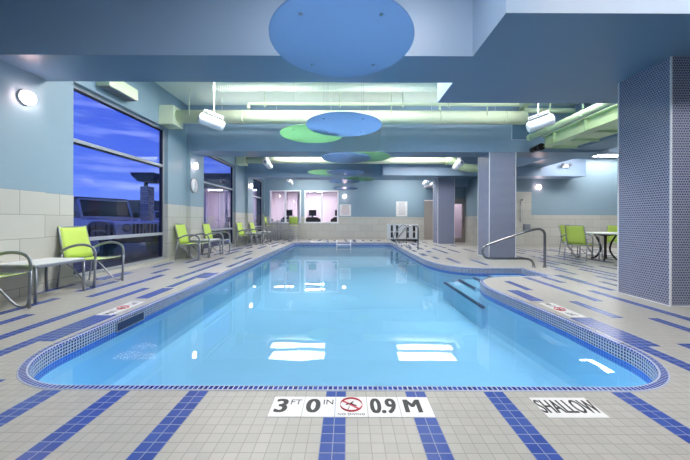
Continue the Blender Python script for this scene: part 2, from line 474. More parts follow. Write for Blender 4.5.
# steps under water in the alcove
mb = MB()
for x, zt in ((2.1, -.30), (2.42, -.245), (2.74, -.19), (3.06, -.15)):
    y0 = 4.62 if x < 2.3 else 5.62
    mb.box(x, 3.80, y0 if x < 2.3 else 5.6, 6.49, PB+.01, zt, 0)
    mb.box(x-.002, x+.05, y0, 6.46, zt-.03, zt+.003, 1)
struct(mb.build('pool_steps', ['plaster', 'nosing']))
# skimmer mouth on the left pool wall
sk = empty('pool_skimmer', (-2.412, 3.28, -.075)); struct(sk)
mb = MB(); mb.box(.0, .006, -.2, .2, -.05, .035); mb.build('skimmer_mouth', 'nosing', sk)
mb = MB()
for a in ((-.21, .21, .035, .042), (-.21, .21, -.056, -.05), (-.21, -.2, -.05, .035), (.2, .21, -.05, .035)): mb.box(0, .01, a[0], a[1], a[2], a[3])
mb.build('skimmer_frame', 'alu', sk)

# ------------------------------------------------------------------ walls
XL = -4.52
def wallbox(mb, x0, x1, y0, y1, z0, z1, zt, proud=.008):
    """paint above, tile below"""
    if z1 > zt: mb.box(x0, x1, y0, y1, max(z0, zt), z1, 0)
    if z0 < zt: mb.box(x0-proud, x1+proud, y0-proud, y1+proud, z0, min(z1, zt), 1)
CZ = 4.3
WT = .2
wins = [(4.85, 7.40, .07, 3.32, 2.38), (9.24, 11.85, .07, 3.22, 2.25), (13.8, 15.8, .07, 3.12, 2.2)]
mb = MB()
ys = [-3.0]+[v for w_ in wins for v in w_[:2]]+[16.2]
for i in range(0, len(ys), 2):
    wallbox(mb, XL-WT, XL, ys[i], ys[i+1], 0, CZ, 1.44 if i < 4 else 1.34, .004)
for (a, b, z0, z1, zm) in wins:
    mb.box(XL-WT, XL, a, b, z1, CZ, 0); mb.box(XL-WT, XL, a, b, 0, z0, 1)
# piers under the beams
for (ya, yb, zt, zp) in ((-3.0, 4.29, 1.44, 3.08), (8.262, 8.985, 1.42, 2.975), (13.002, 13.735, 1.34, 2.925)):
    wallbox(mb, XL-.02, XL+.11, ya, yb, 0, zp, zt, .004)
struct(mb.build('wall_left', ['paint', 'walltile']))
YB = 16.0
mb = MB()
bw = [(-4.23, -2.58), (-2.35, -.55)]
zb0, zb1 = .90, 2.62
xs = [XL-.2]+[v for b in bw for v in b]+[4.12]
for i in range(0, len(xs), 2): wallbox(mb, xs[i], xs[i+1], YB, YB+.15, 0, CZ, 1.22)
for a, b in bw:
    wallbox(mb, a, b, YB, YB+.15, 0, zb0, 1.22); mb.box(a, b, YB, YB+.15, zb1, CZ, 0)
wallbox(mb, 4.12, 4.85, YB, YB+.15, 2.15, CZ, 1.22)
wallbox(mb, 4.75, 4.9, 14.2, YB, 0, CZ, 1.22)
wallbox(mb, 5.62, 5.77, 11.56, 14.35, 0, CZ, 1.24)
wallbox(mb, 4.75, 4.98, 14.2, 14.35, 0, CZ, 1.24)
mb.box(4.98, 5.66, 14.2, 14.35, 2.1, CZ, 0)
struct(mb.build('wall_back', ['paint', 'walltile']))
mb = MB()
YC = 11.56
wallbox(mb, 5.62, 7.17, YC, YC+.15, 0, CZ, 2.17); wallbox(mb, 7.17, 11.2, YC, YC+.15, 0, CZ, 1.27)
wallbox(mb, 11.0, 11.2, -3, YC, 0, CZ, 1.27)
struct(mb.build('wall_right', ['paint', 'walltile']))
mb = MB(); wallbox(mb, XL-.2, 11.2, -3.2, -3.0, 0, 4.6, 1.3); struct(mb.build('wall_front', ['paint', 'walltile']))

# baseboard tile cove on the left wall
mb = MB(); mb.box(XL, XL+.012, 4.30, 4.84, 0, .1); mb.box(XL, XL+.012, 7.41, 8.25, 0, .1); struct(mb.build('baseboard_left', 'walltile'))

# windows of the left wall
for i, (a, b, z0, z1, zm) in enumerate(wins):
    r = struct(empty('window_%d' % (i+1), (XL-.14, (a+b)/2, z0)))
    h = z1-z0; y0 = a-(a+b)/2; y1 = -y0
    mb = MB()
    for q in ((y0, y1, h-.06, h), (y0, y1, 0, .05), (y0, y0+.05, .05, h-.06), (y1-.05, y1, .05, h-.06)): mb.box(-.05, .05, *q)
    mb.build('window_frame', 'alu_frame', r, .004)
    mb = MB()
    for q in ((y0+.05, y1-.05, h-.085, h-.06), (y0+.05, y1-.05, .05, .07), (y0+.05, y0+.075, .07, h-.085), (y1-.09, y1-.05, .07, h-.085)): mb.box(-.02, .04, *q)
    mb.build('gasket', 'darkframe', r)
    mb = MB(); mb.box(-.02, .05, y0+.05, y1-.05, zm-z0-.03, zm-z0+.03); mb.box(-.02, .045, y0+.05, y1-.05, zm-z0-.055, zm-z0-.03, 1); mb.build('mullion', ['alu_frame', 'darkframe'], r)
    mb = MB(); mb.box(.006, .06, y0+.05, y1-.05, .69-z0-.028, .70-z0+.028); mb.build('rail', 'alu_frame', r, .004)
    mb = MB(); mb.box(-.004, .004, y0+.05, y1-.05, .06, h-.06); mb.build('pane', 'glass', r)
# windows to the fitness room
for i, ((a, b), xm) in enumerate(zip(bw, (-3.40, -1.43))):
    r = struct(empty('window_%d' % (i+4), ((a+b)/2, YB, zb0))); h = zb1-zb0; c = (a+b)/2
    mb = MB()
    for q in ((a-c-.03, b-c+.03, h-.04, h+.03), (a-c-.03, b-c+.03, -.03, .04), (a-c-.03, a-c+.04, .04, h-.04), (b-c-.04, b-c+.03, .04, h-.04), (xm-c-.04, xm-c+.04, .04, h-.04)):
        mb.box(q[0], q[1], -.02, .1, q[2], q[3])
    mb.build('window_frame', 'white', r, .004)
    mb = MB(); mb.box(a-c, b-c, .05, .056, 0, h); mb.build('pane', 'glass', r)
# doors on the back right
for nm, (x0, x1, y) in (('door_1', (4.98, 5.64, 14.2)), ('door_2', (4.14, 4.80, 16.0))):
    r = struct(empty(nm, ((x0+x1)/2, y, 0))); hw = (x1-x0)/2
    mb = MB(); mb.box(-hw, -hw+.07, -.03, .12, 0, 2.1); mb.box(hw-.10, hw, -.03, .12, 0, 2.1); mb.box(-hw+.07, hw-.10, -.03, .12, 2.02, 2.1); mb.build('door_frame', 'doorbrown', r)
    mb = MB(); mb.box(-hw+.07, -hw+.10, .02, .06, 0, 2.02); mb.box(hw-.14, hw-.10, .02, .06, 0, 2.02); mb.box(-hw+.10, hw-.14, .02, .06, 0, .2); mb.box(-hw+.10, hw-.14, .02, .06, 1.85, 2.02); mb.build('door_leaf', 'doorbrown', r)
    mb = MB(); mb.box(-hw+.10, hw-.14, .036, .044, .2, 1.85); mb.build('pane' if nm == 'door_1' else 'door_panel', 'glass' if nm == 'door_1' else 'doorbrown', r)
    mb = MB(); mb.tube([(hw-.16, -.05, .9), (hw-.16, -.05, 1.1)], .012); mb.build('handle', 'chrome', r)

# ------------------------------------------------------------------ columns
def column(x0, x1, y0, y1, z):
    r = struct(empty('column', ((x0+x1)/2, (y0+y1)/2, 0))); a = (x1-x0)/2; b = (y1-y0)/2
    mb = MB(); mb.box(-a, a, -b, b, 0, z); mb.build('column_cladding', 'column', r)
    mb = MB()
    for sx in (-1, 1):
        for sy in (-1, 1): mb.box(sx*a-.008, sx*a+.008, sy*b-.008, sy*b+.008, 0, z)
    mb.box(-a-.004, a+.004, -b-.004, b+.004, 0, .015)
    mb.build('corner_trim', 'white', r)
column(3.96, 4.71, 3.62, 4.32, 3.07)
column(3.96, 4.70, 8.27, 8.98, 2.97)
column(3.96, 4.69, 13.0, 13.72, 2.92)

# ------------------------------------------------------------------ ceiling and beams
mb = MB()
def deck(z, x0, x1, y0, y1, mi):
    mb.box(x0, x1, y0, y1, z, z+.08, mi)
deck(4.25, XL-.2, 11.2, -3.2, 4.0, 1)        # over the camera
deck(4.25, XL-.2, 7.0, 4.0, 8.6, 0)
deck(3.72, XL-.2, 7.0, 8.6, 13.4, 2)
deck(3.55, XL-.2, 7.0, 13.4, 16.3, 2)
deck(3.55, 6.9, 11.2, 4.0, 11.8, 2)
struct(mb.build('ceiling', ['deckgreen', 'soffit', 'soffit']))
def beam(boxes, name='ceiling_beam', m='beam'):
    mb = MB()
    for b in boxes: mb.box(*b)
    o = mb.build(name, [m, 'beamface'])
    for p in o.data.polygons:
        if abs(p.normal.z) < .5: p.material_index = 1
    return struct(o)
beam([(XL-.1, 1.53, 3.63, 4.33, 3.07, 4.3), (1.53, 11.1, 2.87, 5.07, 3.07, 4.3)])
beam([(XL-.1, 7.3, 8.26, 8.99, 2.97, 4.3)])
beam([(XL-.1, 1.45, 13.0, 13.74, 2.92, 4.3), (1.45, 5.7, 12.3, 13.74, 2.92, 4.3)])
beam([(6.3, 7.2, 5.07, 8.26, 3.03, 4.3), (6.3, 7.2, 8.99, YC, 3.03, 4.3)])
beam([(4.7, 5.7, 13.74, 14.3, 2.6, 3.6)])
beam([(7.2, 8.75, 10.85, YC, 2.69, 3.32), (5.7, 7.2, 10.85, YC, 2.69, 3.03)], 'ceiling_bulkhead', 'beamface')
# comb edge of the deck
mb = MB(); x = -3.1
mb.box(-3.1, 2.05, 6.75, 6.79, 4.02, 4.19)
while x < 2.05: mb.box(x, x+.022, 6.73, 6.75, 3.97, 4.12); x += .052
struct(mb.build('trim_1', 'deckgreen'))
# access panel on the middle beam
r = thing('access_panel', 'pale blue square access panel set in the beam above the middle tiled column', 'panel', (4.82, 8.255, 3.56))
mb = MB(); mb.box(-.24, .24, -.012, .004, -.24, .24); mb.build('panel_door', 'beam', r, .003)
mb = MB()
for q in ((-.26, .26, .24, .26), (-.26, .26, -.26, -.24), (-.26, -.24, -.24, .24), (.24, .26, -.24, .24)): mb.box(q[0], q[1], -.018, .004, q[2], q[3])
mb.build('panel_frame', 'soffit', r)

# duct work ----------------------------------------------------------
r = thing('round_duct', 'long round pale green duct running across in front of the middle beam', 'duct', (-4.17, 7.25, 3.575))
mb = MB(); mb.tube([(.0, 0, 0), (8.5, 0, 0)], .16, 28); mb.build('duct_pipe', 'duct', r)
for x in (1.6, 3.2, 4.8, 6.4, 8.0):
    mb = MB(); mb.tube([(x-.012, 0, 0), (x+.012, 0, 0)], .168, 28); mb.build('duct_collar', 'duct', r)
for x in (.35, 5.2, 7.5):
    mb = MB(); mb.tube([(x, -.17, 0), (x, -.17, .62)], .012, 6); mb.build('hanger_rod', 'duct', r)
mb = MB(); mb.box(-.35, .0, -.22, .2, -.245, .205); mb.build('duct_end_box', 'duct', r, .004)
r = thing('round_duct', 'far round pale duct running across just behind the middle beam', 'duct', (-4.14, 12.0, 3.47))
mb = MB(); mb.tube([(.0, 0, 0), (8.1, 0, 0)], .13, 24); mb.build('duct_pipe', 'duct', r)
mb = MB(); mb.box(-.35, .0, -.2, .2, -.2, .2); mb.build('duct_end_box', 'duct', r, .004)
mb = MB(); mb.tube(smooth_path([(8.1, 0, 0), (8.35, 0, 0), (8.6, .0, -.1), (8.8, 0, -.25), (9.25, 0, -.3), (9.5, 0, -.3)]), .16, 20); mb.build('duct_elbow', 'green_steel', r)
r = thing('diffuser_box', 'pale green rectangular air diffuser box on the wall above the first window', 'duct', (XL+.002, 5.7, 3.45))
mb = MB(); mb.box(0, .24, -.42, .30, .0, .22); mb.build('diffuser_case', 'duct', r, .004)
mb = MB(); mb.box(.02, .22, -.38, .26, -.012, 0); mb.build('grille', 'alu', r)
for i in range(7):
    mb = MB(); mb.box(.02, .22, -.36+i*.1, -.345+i*.1, -.02, -.01); mb.build('louvre', 'alu', r)
r = thing('sprinkler_pipe', 'thin pale green sprinkler pipe hung above the round duct', 'pipe', (0, 7.1, 3.84))
mb = MB(); mb.tube(smooth_path([(-2.4, .0, -.12), (-2.4, 0, -.03), (-2.36, 0, 0), (-2.2, 0, 0)])+[Vector((4.1, 0, 0))], .04, 12); mb.build('pipe_run', 'duct', r)
for x in (-2.0, -.2, 1.3, 2.4):
    mb = MB(); mb.tube([(x, -.05, -.1), (x, -.05, .35)], .012, 6); mb.tube([(x-.02, 0, 0), (x+.02, 0, 0)], .055, 12); mb.build('pipe_hanger', 'duct', r)
mb = MB(); mb.tube([(2.2, 0, 0), (2.2, 0, -.09)], .022, 8); mb.lathe([(.01, -.13), (.035, -.12), (.035, -.11), (.01, -.09)], 10, c=(2.2, 0, 0)); mb.build('sprinkler_head', 'duct', r)
# exposed steel on the right of the bay
r = thing('steel_beam', 'pale green steel beam running back between the columns and the lowered soffit', 'beam', (5.3, 6.5, 3.03))
mb = MB(); mb.box(-.01, .01, -1.45, 1.45, .0, .27); mb.box(-.12, .12, -1.45, 1.45, -.015, .0); mb.box(-.12, .12, -1.45, 1.45, .27, .285)
mb.build('flanged_web', 'green_steel', r)
for y in (-1.0, 0, 1.0):
    mb = MB(); mb.box(-.1, -.01, y-.006, y+.006, 0, .27); mb.build('stiffener', 'green_steel', r)
r = thing('ribbed_deck_panel', 'pale green ribbed ceiling deck between the steel beam and the lowered soffit', 'ceiling panel', (5.86, 6.7, 3.1))
mb = MB(); mb.box(-.42, .42, -1.6, 1.5, 0, .02); mb.build('deck_sheet', 'green_steel', r)
for y in (-1.4, -.7, 0, .7, 1.4):
    mb = MB(); mb.box(-.42, .42, y-.03, y+.03, -.05, 0); mb.build('rib', 'green_steel', r)
r = thing('steel_pipe', 'pale green capped pipe running back beside the steel beam', 'pipe', (4.85, 6.5, 3.27))
mb = MB(); mb.tube([(0, -1.4, 0), (0, 1.35, 0)], .07, 16); mb.build('pipe_run', 'green_steel', r)
mb = MB(); mb.tube([(0, 1.33, 0), (0, 1.42, 0)], .085, 16); mb.build('pipe_cap', 'green_steel', r)
for y in (-.4, .6):
    mb = MB(); mb.tube([(0, y, .0), (0, y, .95)], .012, 6); mb.tube([(0, y-.015, 0), (0, y+.015, 0)], .08, 16); mb.build('pipe_hanger', 'green_steel', r)
r = thing('steel_pipe', 'upper pale green pipe crossing above the right hanging floodlight', 'pipe', (4.3, 6.3, 3.85))
mb = MB(); mb.tube([(0, -1.1, 0), (0, 1.0, 0)], .06, 14); mb.build('pipe_run', 'duct', r)
mb = MB(); mb.tube(smooth_path([(0, 1.0, 0), (.05, 1.1, 0), (.2, 1.15, -.02), (1.4, 1.15, -.02)]), .06, 14); mb.build('pipe_elbow', 'duct', r)
r = thing('black_duct_end', 'short black duct end beside the steel beam near the middle column', 'duct', (5.14, 7.85, 3.02))  # black duct end standing free, no hanger modelled
mb = MB(); mb.tube([(0, -.02, 0), (0, .38, 0)], .085, 20); mb.build('duct_sleeve', 'black', r)
mb = MB()
mb.tube([(0, 0, 0), (0, .03, 0)], .095, 20)
mb.build('duct_ring', 'darkrubber', r)

# ------------------------------------------------------------------ discs
def hang_disc(name, label, x, y, z, R, m, ceil, group):
    r = thing(name, label, 'ceiling disc', (x, y, z), 0, group)
    mb = MB(); mb.lathe([(R-.004, 0), (R, .004), (R, .012), (R-.004, .016)], 72, smooth=False); mb.build('disc_panel', m, r)
    for a in (50, 130, 230, 310):
        px, py = .76*R*math.cos(math.radians(a)), .76*R*math.sin(math.radians(a))
        mb = MB(); mb.tube([(px, py, .016), (px, py, ceil-z)], .0016, 5); mb.build('cable', 'alu', r)
        mb = MB(); mb.lathe([(.014, -.006), (.016, -.002), (.016, .018), (.006, .03)], 12, c=(px, py, 0)); mb.build('cable_fixing', 'chrome', r)
gb, gg = 'blue hanging discs', 'green hanging discs'
for x, y, lab, cz in ((-.06, 2.65, 'large blue acrylic disc hanging nearest, in front of the first beam', 4.25), (-.075, 5.0, 'blue acrylic disc hanging just beyond the first beam, overlapping a green disc', 4.25),
                      (-.05, 7.62, 'third blue acrylic disc, hanging just before the middle beam', 4.25), (-.1, 9.9, 'fourth blue acrylic disc, hanging just behind the middle beam', 3.72),
                      (-.15, 12.2, 'fifth blue acrylic disc, hanging just before the far beam', 3.72), (-.14, 14.9, 'farthest blue acrylic disc, hanging by the back wall lamp', 3.55)):
    hang_disc('hanging_disc', lab, x, y, 2.64, .637, 'disc_blue', cz, gb)
for x, y, lab, cz in ((-.72, 5.84, 'nearest green acrylic disc, hanging left behind a blue disc', 4.25), (.5, 7.9, 'second green acrylic disc, peeking out right of a blue disc', 4.25),
                      (-.8, 10.45, 'third green acrylic disc, peeking out left of a blue disc', 3.72), (.46, 12.2, 'farthest green acrylic disc, peeking out right of a blue disc', 3.72)):
    hang_disc('hanging_disc', lab, x, y, 2.73, .62, 'disc_green', cz, gg)

# ------------------------------------------------------------------ lamps
def ceiling_light(label, x0, x1, y0, y1, z, m='panel', group='ceiling light panels'):
    r = thing('ceiling_light', label, 'light', ((x0+x1)/2, (y0+y1)/2, z), 0, group); a = (x1-x0)/2; b = (y1-y0)/2
    mb = MB()
    for q in ((-a-.03, a+.03, b, b+.03), (-a-.03, a+.03, -b-.03, -b), (-a-.03, -a, -b, b), (a, a+.03, -b, b)): mb.box(q[0], q[1], q[2], q[3], -.06, 0)
    mb.build('light_housing', 'white', r)
    mb = MB(); mb.box(-a, a, -b, b, -.045, -.035); mb.build('diffuser', m, r)
M['panel_bay'] = emit('lit_bay_panel', (255, 252, 248), 26)
M['panel_soft'] = emit('lit_soft_panel', (255, 250, 248), 15)
M['gym2'] = emit('lit_gym_tube', (255, 244, 244), 12)
ceiling_light('lit white ceiling panel left over the middle of the pool, nearer one', -2.8, -.85, 10.35, 11.15, 3.72)
ceiling_light('lit white ceiling panel right over the middle of the pool, nearer one', 1.85, 3.9, 10.35, 11.15, 3.72)
ceiling_light('lit white ceiling panel left over the middle of the pool, farther one', -3.0, -.9, 11.4, 11.85, 3.72)
ceiling_light('lit white ceiling panel right over the middle of the pool, farther one', 1.95, 4.1, 11.4, 11.85, 3.72)
ceiling_light('lit white ceiling strip left over the far end of the pool', -3.0, -1.2, 14.4, 14.8, 3.55, 'panel_bay')
ceiling_light('lit white ceiling strip right over the far end of the pool', 1.9, 3.8, 14.4, 14.8, 3.55, 'panel_bay')
ceiling_light('lit white ceiling panel left behind the first beam', -2.9, -.9, 5.2, 6.0, 4.25, 'panel_bay')
ceiling_light('lit white ceiling panel centre right behind the first beam', .2, 1.4, 5.2, 6.0, 4.25, 'panel_bay')
ceiling_light('added white fill light panel hidden right behind the lowered soffit', 3.0, 4.5, 5.2, 5.8, 4.25, 'panel_bay')  # unseen fill panel, added to brighten the pipes and steel at right
ceiling_light('lit white ceiling panel over the near deck', -1.0, 1.4, 1.9, 2.4, 4.25, 'panel_soft')
ceiling_light('lit white ceiling panel behind the camera', -1.0, 1.2, -1.8, -1.4, 4.25, 'panel_soft')
ceiling_light('lit white ceiling panel over the right dining area', 7.45, 8.7, 9.3, 10.2, 3.55, 'panel_soft')
ceiling_light('lit white ceiling panel washing the right blue wall beside the bulkhead', 9.0, 10.7, 10.85, 11.25, 3.55, 'panel_soft')
ceiling_light('lit white ceiling panel over the right hand deck', 7.7, 10.2, 6.4, 6.8, 3.55)
ceiling_light('lit white ceiling panel over the near right deck', 2.6, 5.4, 1.3, 1.8, 4.25, 'panel_soft')
def uplight(label, x, y, z, L, ceil):
    r = thing('linear_uplight', label, 'light', (x, y, z), 0, 'linear uplights over the ducts'); L /= 2
    mb = MB(); mb.box(-L, L, -.04, .04, 0, .02); mb.box(-L, L, -.04, -.03, .02, .05); mb.box(-L, L, .03, .04, .02, .05); mb.build('light_housing', 'white', r)
    mb = MB(); mb.box(-L+.02, L-.02, -.028, .028, .022, .03); mb.build('light_strip', 'uplight', r)
    for x in (-L*.8, 0, L*.8):
        mb = MB(); mb.tube([(x, 0, .03), (x, 0, ceil-z)], .005, 5); mb.build('hanger_rod', 'white', r)
uplight('long slim uplight hidden above the duct before the middle beam, left half', -1.9, 7.8, 3.66, 3.6, 4.25)
uplight('long slim uplight hidden above the duct before the middle beam, right half', 2.2, 7.8, 3.66, 4.2, 4.25)

def sconce(label, loc, rz):
    r = thing('wall_sconce', label, 'light', loc, rz, 'round wall lamps')   # local -Y is into the room
    mt = Matrix.Rotation(PI/2, 4, 'X')
    mb = MB(); mb.lathe([(.10, -.0), (.10, .025), (.09, .03)], 32, mtx=mt); mb.build('lamp_base', 'white', r)
    mb = MB(); mb.lathe([(.088, .025), (.09, .055), (.078, .078), (.05, .09), (.01, .095)], 32, mtx=mt); mb.build('lamp_glass', 'lampglass', r)
sconce('round white wall lamp glowing at far left, nearest the camera', (XL+.11, 4.02, 2.70), PI/2)
sconce('round white wall lamp glowing above the clock', (XL+.11, 8.44, 2.58), PI/2)
sconce('round white wall lamp glowing on the far left pier', (XL+.11, 13.3, 2.56), PI/2)
sconce('round white wall lamp glowing on the back wall beside the fitness room window', (-.19, YB, 2.33), 0)
sconce('round white wall lamp glowing on the right blue wall above the tables', (7.44, YC, 2.36), 0)

def flood(label, x, y, z, side, zc, far=False):
    """tubular floodlight on a rod; aims down to the pool's centre"""
    r = thing('hanging_floodlight', label, 'light', (x, y, z), 0, 'white tubular floodlights hung over the pool')
    ax = Vector((side*.12, -.93, .22) if far else (side*1.0, -.5, .3)).normalized()      # towards the outer (rear) end
    q = Vector((0, 0, 1)).rotation_difference(ax).to_matrix().to_4x4()
    mb = MB(); mb.lathe([(.085, -.25), (.10, -.245), (.11, -.2), (.115, .18), (.11, .215), (.09, .23)], 28, mtx=q); mb.build('lamp_body', 'white', r)
    mb = MB(); mb.lathe([(.055, .0), (.06, .012), (.035, .02)], 20, mtx=q, c=ax*.23); mb.build('rear_cap', 'alu', r)
    mb = MB(); mb.lathe([(.08, -.262), (.082, -.25)], 24, mtx=q); mb.build('lens', 'tabletop', r)
    up = (Vector((0, 0, 1))-ax*ax.z).normalized(); top = .2
    mb = MB(); a = ax*.19; b = ax*-.19
    mb.tube([a+up*.1, a+up*top, b+up*top, b+up*.1], .011, 6); mb.tube([a+up*(top-.04), b+up*(top-.04)], .008, 6); mb.build('yoke', 'white', r)
    mb = MB(); mb.tube([up*top, up*top+Vector((0, 0, .03)), (up.x*top, up.y*top, zc-z)], .011, 8); mb.build('rod', 'white', r)
    mb = MB(); mb.lathe([(.05, -.02), (.06, 0)], 16, c=(up.x*top, up.y*top, zc-z)); mb.build('ceiling_plate', 'white', r)
flood('white tubular floodlight hanging near left by the first window', -2.88, 6.2, 3.10, -1, 4.19)
flood('white tubular floodlight hanging near right before the middle column', 4.05, 6.2, 3.10, 1, 4.25)
flood('white tubular floodlight hanging left behind the middle beam', -2.95, 10.8, 3.08, -1, 3.72, True)
flood('white tubular floodlight hanging right behind the middle beam', 4.03, 10.8, 3.08, 1, 3.72, True)
flood('white tubular floodlight hanging left in front of the fitness room windows', -2.95, 15.0, 2.98, -1, 3.55, True)
flood('white tubular floodlight hanging right beyond the farthest column', 3.95, 15.0, 2.98, 1, 3.55, True)
r = thing('emergency_light', 'small twin head emergency light on the pale bulkhead at right', 'light', (7.95, 10.85, 3.05))
mb = MB(); mb.box(-.13, .13, -.06, 0, -.05, .06); mb.build('lamp_case', 'whiteplastic', r, .01)
for sx in (-1, 1):
    mb = MB(); q = Vector((0, 0, 1)).rotation_difference(Vector((sx*.3, -1, -.3)).normalized()).to_matrix().to_4x4()
    mb.lathe([(.03, 0), (.055, .05), (.06, .08), (.05, .085)], 20, mtx=q, c=(sx*.13, -.06, .06)); mb.build('lamp_head', 'alu', r)

# underwater pool lights on the near wall
for x in (-1.5, 1.5):
    r = thing('underwater_light', 'round underwater lamp in the near pool wall, %s of the depth markers' % ('left' if x < 0 else 'right'), 'light', (x, 1.81+CW, -.45), 0, 'underwater lamps')
    q = Matrix.Rotation(-PI/2, 4, 'X')
    mb = MB(); mb.lathe([(.10, 0), (.10, .015), (.085, .018)], 24, mtx=q); mb.build('lamp_rim', 'chrome', r)
    mb = MB(); mb.lathe([(.083, .012), (.06, .026), (.01, .03)], 24, mtx=q); mb.build('lamp_lens', emit('lit_underwater_lens', (190, 228, 255), 90) if 'uw' not in M else M['uw'], r)

# ------------------------------------------------------------------ clock, signs
r = thing('wall_clock', 'round white wall clock with grey rim under the lamp', 'clock', (XL+.11, 8.42, 2.02), PI/2)
q = Matrix.Rotation(PI/2, 4, 'X')
mb = MB(); mb.lathe([(.215, 0), (.215, .04), (.2, .045), (.19, .03), (.1, .03)], 40, mtx=q); mb.build('clock_case', 'alu', r)
mb = MB(); mb.lathe([(.19, .02), (.19, .032), (.001, .033)], 40, mtx=q); mb.build('clock_face', 'white', r)
mb = MB()
for k in range(12):
    a = k*PI/6; c, s = math.cos(a), math.sin(a)
    mb.tube([(c*.15, -.034, s*.15), (c*.175, -.034, s*.175)], .004, 4)
mb.build('hour_marks', 'black_ink', r)
mb = MB(); mb.tube([(0, -.037, 0), (.05, -.037, .09)], .005, 4); mb.build('hour_hand', 'black_ink', r)
mb = MB(); mb.tube([(0, -.04, 0), (-.03, -.04, -.15)], .004, 4); mb.build('minute_hand', 'black_ink', r)

def notice(label, x, z, w, h, rows, inks):
    r = thing('notice_sign', label, 'sign', (x, YB, z))
    mb = MB(); mb.box(-w/2, w/2, -.012, 0, -h/2, h/2); mb.build('sign_board', 'markertile', r, .003)
    mb = MB(); mb.box(-w/2-.01, w/2+.01, -.008, 0, -h/2-.01, h/2+.01); mb.build('sign_edge', 'alu_frame', r)
    for k in range(rows):
        z1 = h/2-.06-(h-.1)*k/rows; ww = w*random.uniform(.5, .8)/2
        mb = MB(); mb.box(-ww, ww, -.0135, -.012, z1-.012, z1+.006); mb.build('text_line', inks[k % len(inks)], r)
notice('square white pool rules sign on back wall beside the lamp', -.15, 1.58, .62, .62, 9, ['grey_ink', 'red_ink'])
notice('tall white pool rules sign on back wall above the white lift panel', 2.91, 1.66, .60, .80, 12, ['grey_ink'])

# ------------------------------------------------------------------ depth markers set in the deck
def marker(name, label, x0, y0, w=.18, h=.18, rz=0., group=None):
    r = thing(name, label, 'marker tile', (x0, y0, 0), rz, group)
    mb = MB(); mb.box(-w/2+.0015, w/2-.0015, -h/2+.0015, h/2-.0015, 0, .0022); mb.build('tile', 'markertile', r); return r
G = 'depth marker tiles on the near edge'
cx0 = GX-6*P+.09; cy0 = GY+.09
def T(r, body, x, y, size, sx=1., m='black_ink', nm='lettering', bold=0., rz=0., smear=0.): return text_mesh(nm, body, m, r, (x, y, .0026), size, sx, rz, 0, .0005, bold, smear)
def no_dive(r, s=1.):
    mb = MB(); n = 40
    mb.tube([(.062*s*math.cos(2*PI*k/n), .012+.058*s*math.sin(2*PI*k/n), .0026) for k in range(n)], .0095*s, 4, ry=.001, closed=True)
    mb.build('prohibition_ring', 'red_ink', r)
    mb = MB(); mb.box(-.058*s, .058*s, -.0055*s, .0055*s, .0022, .0034, 0, Matrix.Translation((0, .012, 0)) @ Matrix.Rotation(math.radians(-38), 4, 'Z')); mb.build('prohibition_bar', 'red_ink', r)
    mb = MB()
    mb.tube([(-.03*s, .0+.012, .0026), (-.004*s, .012+.012, .0026), (.012*s, .0+.012, .0026), (.03*s, -.01+.012, .0026)], .005*s, 4, ry=.0008)
    mb.tube([(-.004*s, .024, .0026), (-.012*s, -.012, .0026), (-.02*s, -.03, .0026)], .004*s, 4, ry=.0008)
    mb.tube([(.0*s, .024, .0026), (.012*s, .04, .0026)], .007*s, 4, ry=.0008)
    mb.build('diver_figure', 'black_ink', r)
r = marker('depth_marker', 'white tile reading 3 FT at the near pool edge', cx0, cy0, group=G)
T(r, '3', -.032, 0, .165, 1.0, bold=.002, smear=.004); T(r, 'FT', .044, .036, .062, 1.0)
r = marker('depth_marker', 'white tile reading 0 IN at the near pool edge', cx0+.18, cy0, group=G)
T(r, '0', -.034, 0, .165, .95, bold=.002, smear=.004); T(r, 'IN', .05, .036, .062, 1.0)
r = marker('depth_marker', 'white tile with a red no diving symbol at the near pool edge', cx0+.36, cy0, group=G)
no_dive(r); T(r, 'NO DIVING', 0, -.068, .022, 1.3, nm='caption')
r = marker('depth_marker', 'white tile reading 0.9 at the near pool edge', cx0+.54, cy0, group=G)
T(r, '0.9', .0, 0, .18, .66, bold=.002, smear=.004)
r = marker('depth_marker', 'white tile reading M at the near pool edge', cx0+.72, cy0, group=G)
T(r, 'M', -.015, 0, .165, .8, smear=.006)
r = marker('depth_marker', 'wide white tile reading SHALLOW right of the near stripes', GX+19*P+.165, cy0, w=.33)
T(r, 'SHALLOW', 0, 0, .165, .42, smear=.002)
G2, G3 = 'depth marker tiles on the left edge', 'depth marker tiles on the right edge'
for side, x0, rz, gr in (('left', -2.67, -PI/2, G2), ('right', 2.52-.0, PI/2, G3)):
    ww = ['nearest one', 'middle one', 'farthest one']
    for k in range(3):
        body = (('3FT', None, '0.9M') if side == 'right' else ('0.9M', None, '3FT'))[k]
        what = 'with a no diving symbol' if body is None else 'reading '+body.replace('3FT', '3 FT').replace('0.9M', '0.9 M')
        r = marker('depth_marker', 'white tile %s by the %s pool rim, %s' % (what, side, ww[k]), x0, 3.31+.18*k, rz=rz, group=gr)
        if body is None: no_dive(r)
        else: T(r, body, 0, 0, .11, .62, bold=.0012)

